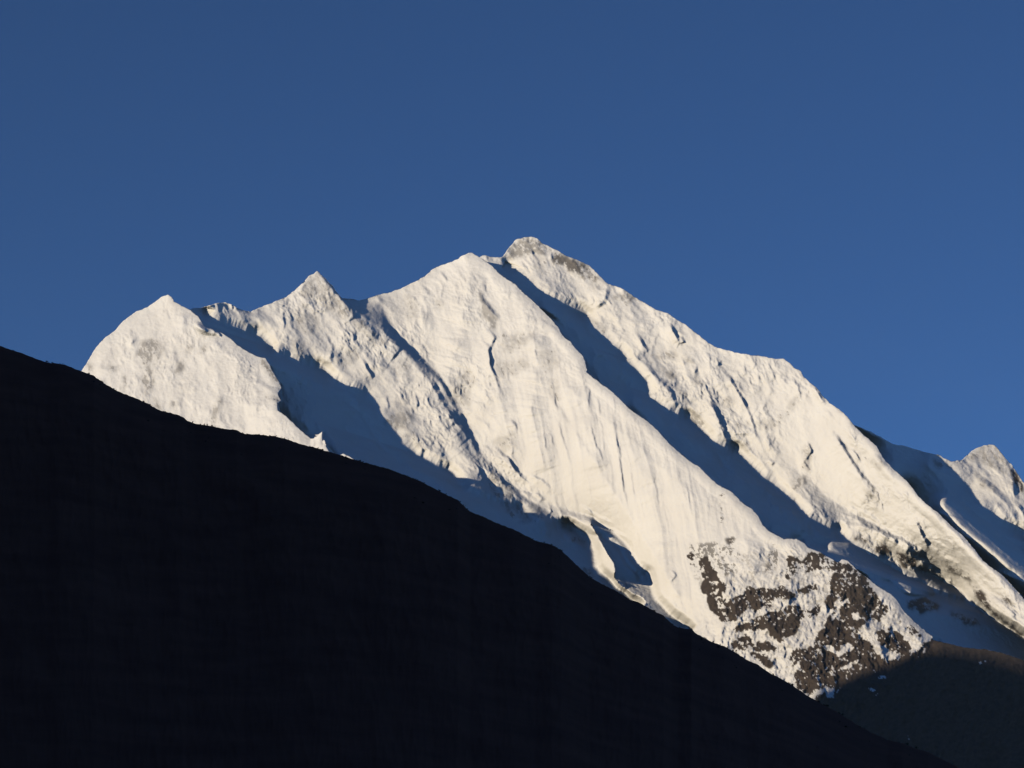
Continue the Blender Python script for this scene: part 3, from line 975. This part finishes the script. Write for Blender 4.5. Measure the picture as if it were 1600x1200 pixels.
# ------------------------------------------------------------------ build the faces
E_mid = px("1395,720 1430,770 1470,830 1530,890")
face_sheet("snow_peak", E_SKY, 1160, (1225, 640, 1700, 1165),
           [(px("1335,664 1400,697 1440,705"), [-30, 10, 40]), (px("1510,712 1552,694"), [50, 40]),
            (px("1597,750 1660,840"), [10, 0]), (px("1630,1000 1690,1150"), [-60, -80]),
            (px("1228,700 1228,1160"), 420), (px("1262,690 1300,760 1400,900 1500,1160"), [300, 300, 220, 160]), (D_CREST[3:] + np.array([-14.0, 12.0]), D_OFF[3:] + 235)],
           [(S3, SH_D, 0.0),
            (px("1380,730 1400,750"), SH_D, [60, 60]),
            (px("1450,725 1490,770 1530,815 1580,845"), SH_D, 24),
            (px("1477,786 1495,794 1510,808 1527,824 1545,838 1560,854 1580,871 1600,884 1640,915"), SH_D, [2, -4, -7, -8, -8, -8, -8, -8, -8]),
            (px("1478,793 1492,806 1502,818 1522,834 1542,851 1560,867 1577,884 1600,900"), SH_D, 9)],
           RIBS_E, noise_e, rock_field(E_GREY, seed=305, streak=(58, 2.0)),
           shades=[(S3, D_CREST, SH_D, LIT_E)], seed=300, right=1.0)

face_sheet("summit_face", np.vstack([D_SKY, D_CREST[1:]]), 1160, (600, 340, 1730, 1165),
           [(px("690,470 750,402 830,370 1000,470 1117,542 1224,560 1332,662"), [60, 50, 25, -8, -45, -85, -125]),
            (D_CREST, D_OFF), (px("604,345 604,1160"), 480), (px("640,480 690,640 850,900 1000,1160"), 330),
            follow(S2X[:52], SH_C, (46.0, -14.0), -14),
            (px("1500,1000 1640,1150"), [-120, -150])],
           [(S2, SH_C, 0.0),
            (C_CREST[4:-6], SH_C, 75),
            (S2[2:-4] + np.array([-24.0, 14.0]), SH_C, 36),
            (px("1303,857 1320,863 1337,871 1347,879"), SH_C, -6),
            (px("1322,858 1340,864 1360,874 1385,886 1410,897 1438,911"), SH_C, -8),
            (px("1345,855 1362,858 1376,874"), SH_C, -8),
            (px("1382,868 1400,878 1424,898"), SH_C, -8),
            (px("1434,892 1452,896 1474,908 1490,920 1510,936"), SH_C, -8),
            (px("1320,878 1350,897 1380,912 1412,928 1440,930"), SH_C, 16),
            (px("1336,862 1352,868 1376,882 1405,893"), SH_C, 2.0),
            (px("1425,905 1450,914 1480,930 1510,945"), SH_C, 12),
            (px("1400,950 1440,965 1490,985 1540,1000"), SH_C, 22)],
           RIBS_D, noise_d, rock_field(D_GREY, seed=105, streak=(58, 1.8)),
           pins=[(D_CREST, D_OFF)],
           shades=[(S2X, np.vstack([C_CREST[4:], F_CREST]), SH_C, LIT_D)], seed=100, right=0.85)

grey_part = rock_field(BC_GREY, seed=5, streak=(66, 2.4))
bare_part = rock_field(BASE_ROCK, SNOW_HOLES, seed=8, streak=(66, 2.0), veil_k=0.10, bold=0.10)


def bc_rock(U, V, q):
    return np.maximum(grey_part(U, V, q), bare_part(U, V, q))


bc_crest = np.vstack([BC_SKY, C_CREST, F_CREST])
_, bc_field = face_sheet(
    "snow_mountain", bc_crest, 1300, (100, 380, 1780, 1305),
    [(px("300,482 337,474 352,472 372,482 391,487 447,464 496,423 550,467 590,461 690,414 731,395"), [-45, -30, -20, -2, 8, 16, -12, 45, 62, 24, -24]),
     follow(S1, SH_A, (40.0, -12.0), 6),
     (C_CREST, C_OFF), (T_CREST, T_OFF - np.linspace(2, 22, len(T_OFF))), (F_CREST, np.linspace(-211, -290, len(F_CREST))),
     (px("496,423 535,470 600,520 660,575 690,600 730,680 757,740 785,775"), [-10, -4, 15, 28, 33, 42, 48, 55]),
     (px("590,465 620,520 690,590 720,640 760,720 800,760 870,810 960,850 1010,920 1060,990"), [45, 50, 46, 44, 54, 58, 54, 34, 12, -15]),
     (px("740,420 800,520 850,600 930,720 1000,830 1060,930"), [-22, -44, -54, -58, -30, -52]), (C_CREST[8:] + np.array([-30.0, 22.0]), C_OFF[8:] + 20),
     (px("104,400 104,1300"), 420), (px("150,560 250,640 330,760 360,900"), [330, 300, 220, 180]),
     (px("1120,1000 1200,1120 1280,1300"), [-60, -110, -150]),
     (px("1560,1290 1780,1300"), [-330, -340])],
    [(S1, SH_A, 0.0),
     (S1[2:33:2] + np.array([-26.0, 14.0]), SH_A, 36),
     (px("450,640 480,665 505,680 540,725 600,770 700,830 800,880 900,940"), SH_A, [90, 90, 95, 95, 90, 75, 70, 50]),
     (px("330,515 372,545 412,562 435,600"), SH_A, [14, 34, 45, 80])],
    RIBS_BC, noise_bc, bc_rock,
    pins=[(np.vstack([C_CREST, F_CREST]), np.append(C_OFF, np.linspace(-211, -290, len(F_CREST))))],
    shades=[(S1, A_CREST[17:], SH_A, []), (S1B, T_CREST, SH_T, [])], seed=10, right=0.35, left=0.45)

face_sheet("snow_buttress", A_CREST, 1300, (30, 430, 1040, 1305),
           [(A_CREST, A_OFF), (px("150,640 180,800"), [20, 0]), (px("262,470 285,600 300,760"), [-46, -50, -56]),
            (px("380,600 390,760"), [-105, -115]), (px("60,1290 400,1290 900,1295"), [-60, -160, -290])],
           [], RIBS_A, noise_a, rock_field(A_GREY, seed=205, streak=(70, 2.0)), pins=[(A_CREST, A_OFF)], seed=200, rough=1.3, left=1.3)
for o in list(scene.objects):
    if o.type == 'MESH':
        o["kind"] = "structure"
massif = bpy.data.objects["snow_mountain"]
for nm, lab in (("summit_face", "snow face under the grey rock summit, falling to the right edge"),
                ("snow_buttress", "rounded snow buttress on the left, speckled with rock")):
    bpy.data.objects[nm].parent = massif
    bpy.data.objects[nm]["label"] = lab

# ------------------------------------------------------------------ far valley ridge out of the frame, whose shadow lies on the foot of the mountain
def ridge_mesh(name, crest, flank, mat, base=0.0, rough=25.0, seed=1, n=40):
    """a ridge with a crest given in world metres; both flanks fall away at slope `flank` to z = base"""
    crest = np.asarray(crest, float)
    d = crest[-1, :2] - crest[0, :2]
    d = d / np.linalg.norm(d)
    nrm = np.array([-d[1], d[0]])
    t = np.linspace(-1, 1, 2 * n + 1)
    rows = []
    for k, c in enumerate(crest):
        H = c[2] - base
        w = H / flank
        x = np.sign(t) * np.abs(t) ** 1.3
        zz = c[2] - H * np.abs(x)
        zz = zz + rough * fbm(x * w + k * 3.0, np.full(t.shape, k * 40.0), 400.0, 4, seed) * np.minimum(np.abs(x) * 8, 1)
        rows.append(np.stack([c[0] + nrm[0] * x * w, c[1] + nrm[1] * x * w, zz], -1))
    g = np.array(rows)
    h, w = g.shape[:2]
    return mesh_object(name, g.reshape(-1, 3), grid_faces(h, w, np.ones((h, w), bool)), mat)


def surf(u, v):
    U, V, q = bc_field
    j = np.clip(((u - U[0, 0]) / SP).astype(int), 0, U.shape[1] - 1)
    i = np.clip(((v - V[0, 0]) / SP).astype(int), 0, U.shape[0] - 1)
    return to_world(ray3(u, v, F + blur(q, 6)[i, j]))


term = dens(px("1180,1150 1230,1118 1272,1092 1300,1072 1325,1060 1360,1050 1400,1037 1440,1016 1480,1017 1540,1026 1600,1042 1700,1075"), 12.0)
P = surf(term[:, 0], term[:, 1])
P[:, 2] = np.convolve(np.pad(P[:, 2], 2, mode='edge'), np.ones(5) / 5, 'valid')
T = 13500.0
cr = P - s_world * T
pl = np.array([-s_world[1], s_world[0], 0.0]); pl /= np.linalg.norm(pl)
if (cr[-1] - cr[0]) @ pl < 0:
    pl = -pl
ext0 = cr[0] - pl * np.array([[1500.0], [900.0], [400.0]]) - np.array([[0, 0, 900.0], [0, 0, 450.0], [0, 0, 150.0]])
ext1 = cr[-1] + pl * np.array([[400.0], [900.0], [1500.0]]) - np.array([[0, 0, 60.0], [0, 0, 250.0], [0, 0, 600.0]])
far = np.vstack([ext0, cr, ext1])
far = far[np.argsort(far @ pl)]
print('far ridge', far[0], far[-1], len(far))
o = ridge_mesh("valley_ridge", far, 1.2, MAT_HILL, seed=4)
o["kind"] = "structure"

# near ridge on the sun side of the valley: the hill and the viewer stand in its shade
k = np.linspace(-1, 1, 61)
ax = np.array([s_world[1], -s_world[0]]) / np.hypot(s_world[0], s_world[1])
c0 = np.array([-2700.0, 500.0])
near = np.stack([c0[0] + ax[0] * k * 3400, c0[1] + ax[1] * k * 3400,
                 1500 + 120 * fbm(k * 8, k * 0, 1.0, 3, 77) - 500 * np.abs(k) ** 3], -1)
o = ridge_mesh("shady_ridge", near, 1.4, MAT_HILL, seed=6)
o["kind"] = "structure"

# ------------------------------------------------------------------ the dark hill in front
H_CREST = px("-2300,230 -1800,290 -1300,300 -900,350 -420,420 -300,450 -120,505 0,540 15,546 35,552 55,560 75,567 92,568 107,572 127,580 147,587 160,597 180,609 195,616 212,622 232,631 242,637 252,642 275,647 285,651 292,657 305,662 327,665 350,670 370,672 382,678 405,679 425,681 445,685 470,694 495,700 515,706 535,712 560,720 582,726 605,732 632,742 657,752 680,764 700,774 715,781 735,800 755,807 775,817 800,826 820,836 837,845 862,851 877,860 890,872 900,882 922,902 945,915 960,922 985,937 1000,942 1017,952 1037,962 1050,975 1060,981 1080,983 1090,991 1110,1002 1132,1010 1150,1020 1167,1031 1185,1039 1200,1050 1220,1060 1240,1072 1257,1084 1275,1095 1295,1105 1315,1117 1337,1131 1362,1145 1387,1156 1412,1162 1432,1170 1450,1175 1500,1200 1560,1230 1640,1290 1740,1380 1820,1480 1880,1600")
CAMZ = CAM[2]


def build_hill():
    crest = jitter(H_CREST, 1.5, 900, 1.5)
    n = len(crest)
    crest_c = np.interp(crest[:, 0], [-2300, -420, 0, 1500, 1880], [3900, 3300, 3000, 2300, 1900])    # metres
    m = 150
    t = np.linspace(0, 1, m) ** 1.35
    even = dens(H_CREST, 1.5)
    vb = np.full(n, 1545.0)
    rows_u, rows_v, rows_c = [], [], []
    foot_c = 520.0
    for k in range(m):
        c = even + (crest - even) * math.exp(-k / 2.5)
        v = c[:, 1] + (vb - c[:, 1]) * t[k]
        rows_u.append(c[:, 0])
        rows_v.append(v)
        rows_c.append(crest_c + (foot_c - crest_c) * (t[k] ** 0.9))
    U, V, C = np.array(rows_u), np.array(rows_v), np.array(rows_c)
    rel = np.clip(t * 12, 0, 1)[:, None]
    a, b = rot(U, V, 62, 2.0)
    C = C - (30 * fbm(a, b, 150, 5, 901, 0.5, True) + 8 * fbm(U, V, 12, 3, 905, 0.6)) * rel * (C / 3000.0)
    P = np.stack([C * (U - 800) / F, C, C * (600 - V) / F], -1)
    front = to_world(P, 1.0)
    # far slope behind the crest
    bk = []
    for k in range(1, 25):
        r = k / 24.0
        w = front[0].copy()
        w[:, 1] += 1500 * r
        w[:, 2] = front[0][:, 2] - (front[0][:, 2] + 30) * min(1.0, r * 1.05) ** 1.1 - 4 * (k > 0)
        bk.append(w)
    g = np.concatenate([np.array(bk[::-1]), front], 0)
    h, w = g.shape[:2]
    idx = grid_faces(h, w, np.ones((h, w), bool))
    o = mesh_object("hill", g.reshape(-1, 3), idx, MAT_HILL)
    o["kind"] = "structure"
    return front, crest_c


hill_front, hill_c = build_hill()

# ------------------------------------------------------------------ scrub along the hill's crest and flank
def build_scrub():
    rng = np.random.default_rng(5)
    m, nt, b = new_mat("scrub_leaves")
    b.inputs["Base Color"].default_value = (0.035, 0.042, 0.026, 1)
    b.inputs["Roughness"].default_value = 1.0
    b.inputs["Specular IOR Level"].default_value = 0.05
    cos, fs = [], []
    base = 0
    rows, cols = hill_front.shape[:2]
    spots = []
    dn = fbm(np.arange(cols) * 1.5, np.zeros(cols), 60.0, 3, 911)
    for _ in range(1500):
        j = rng.integers(int(cols * 0.15), int(cols * 0.86))
        if dn[j] + rng.normal(0, 0.16) < 0.12:
            continue
        i = 0 if rng.random() < 0.6 else int(rng.random() ** 2 * 18)
        spots.append((i, j))
    for i, j in spots:
        p = hill_front[i, j] + rng.normal(0, 0.6, 3) * [1, 1, 0.1]
        r = rng.lognormal(-0.55, 0.4)                     # metres
        nl = 26
        c = rng.normal(0, 0.42, (nl, 3)) * r * [1.1, 1.1, 0.75] + [0, 0, 0.55 * r]
        a = rng.normal(0, 1, (nl, 3)); a /= np.linalg.norm(a, axis=1)[:, None]
        bb = np.cross(a, rng.normal(0, 1, (nl, 3))); bb /= np.linalg.norm(bb, axis=1)[:, None]
        sz = 0.28 * r
        quad = np.stack([c - a * sz - bb * sz, c + a * sz - bb * sz, c + a * sz + bb * sz, c - a * sz + bb * sz], 1) + p
        cos.append(quad.reshape(-1, 3))
        fs.append(np.arange(nl * 4).reshape(nl, 4) + base)
        base += nl * 4
    o = mesh_object("scrub", np.vstack(cos), np.vstack(fs), m, smooth=False)
    o["kind"] = "stuff"
    o["label"] = "low dark scrub growing along the crest of the shaded hill"


build_scrub()

# ------------------------------------------------------------------ valley floor: one sheet to the horizon
g = np.linspace(-1, 1, 81)
X, Y = np.meshgrid(g * 28000, g * 28000)
Z = np.where(np.hypot(X, Y) > 300, 0.0, 0.0) + 0.6 * fbm(X, Y, 3000, 3, 55)
co = np.stack([X, Y, Z], -1).reshape(-1, 3)
o = mesh_object("valley_floor", co, grid_faces(81, 81, np.ones((81, 81), bool))[:, ::-1], MAT_HILL)
o["kind"] = "structure"

# ------------------------------------------------------------------ thin haze: the air of 20 km
def build_haze():
    x0, x1, y0, y1, z0, z1 = -29000.0, 29000.0, -29000.0, 29000.0, -60.0, 6100.0
    co = np.array([[x, y, zz] for zz in (z0, z1) for y in (y0, y1) for x in (x0, x1)])
    f = np.array([[0, 2, 3, 1], [4, 5, 7, 6], [0, 1, 5, 4], [2, 6, 7, 3], [0, 4, 6, 2], [1, 3, 7, 5]])
    m = bpy.data.materials.new("thin_air")
    m.use_nodes = True
    nt = m.node_tree
    for nd in list(nt.nodes):
        if nd.type != 'OUTPUT_MATERIAL':
            nt.nodes.remove(nd)
    v = nt.nodes.new("ShaderNodeVolumePrincipled")
    v.inputs["Color"].default_value = (0.60, 0.84, 1.0, 1)
    v.inputs["Density"].default_value = 3.4e-6
    v.inputs["Anisotropy"].default_value = 0.0
    nt.links.new(v.outputs["Volume"], nt.nodes["Material Output"].inputs["Volume"])
    o = mesh_object("haze", co, f, m, smooth=False)
    o["kind"] = "stuff"
    o["label"] = "thin bluish haze filling the valley air before the mountains"


build_haze()

for nm, lab, cat in (
        ("snow_mountain", "huge sunlit snow mountain with several peaks above the dark hill", "mountain"),
        ("snow_peak", "small far snow peak at the right edge behind the big mountain", "mountain"),
        ("hill", "near dark hill in shade, sloping down from the left", "hill"),
        ("valley_ridge", "dark ridge across the valley that shades the mountain's foot", "hill"),
        ("shady_ridge", "dark ridge on the sun side that shades the near hill", "hill"),
        ("valley_floor", "flat dark valley floor below the hill", "ground")):
    bpy.data.objects[nm]["label"] = lab
    bpy.data.objects[nm]["category"] = cat
for nm, cat in (("scrub", "scrub"), ("haze", "haze")):
    bpy.data.objects[nm]["category"] = cat
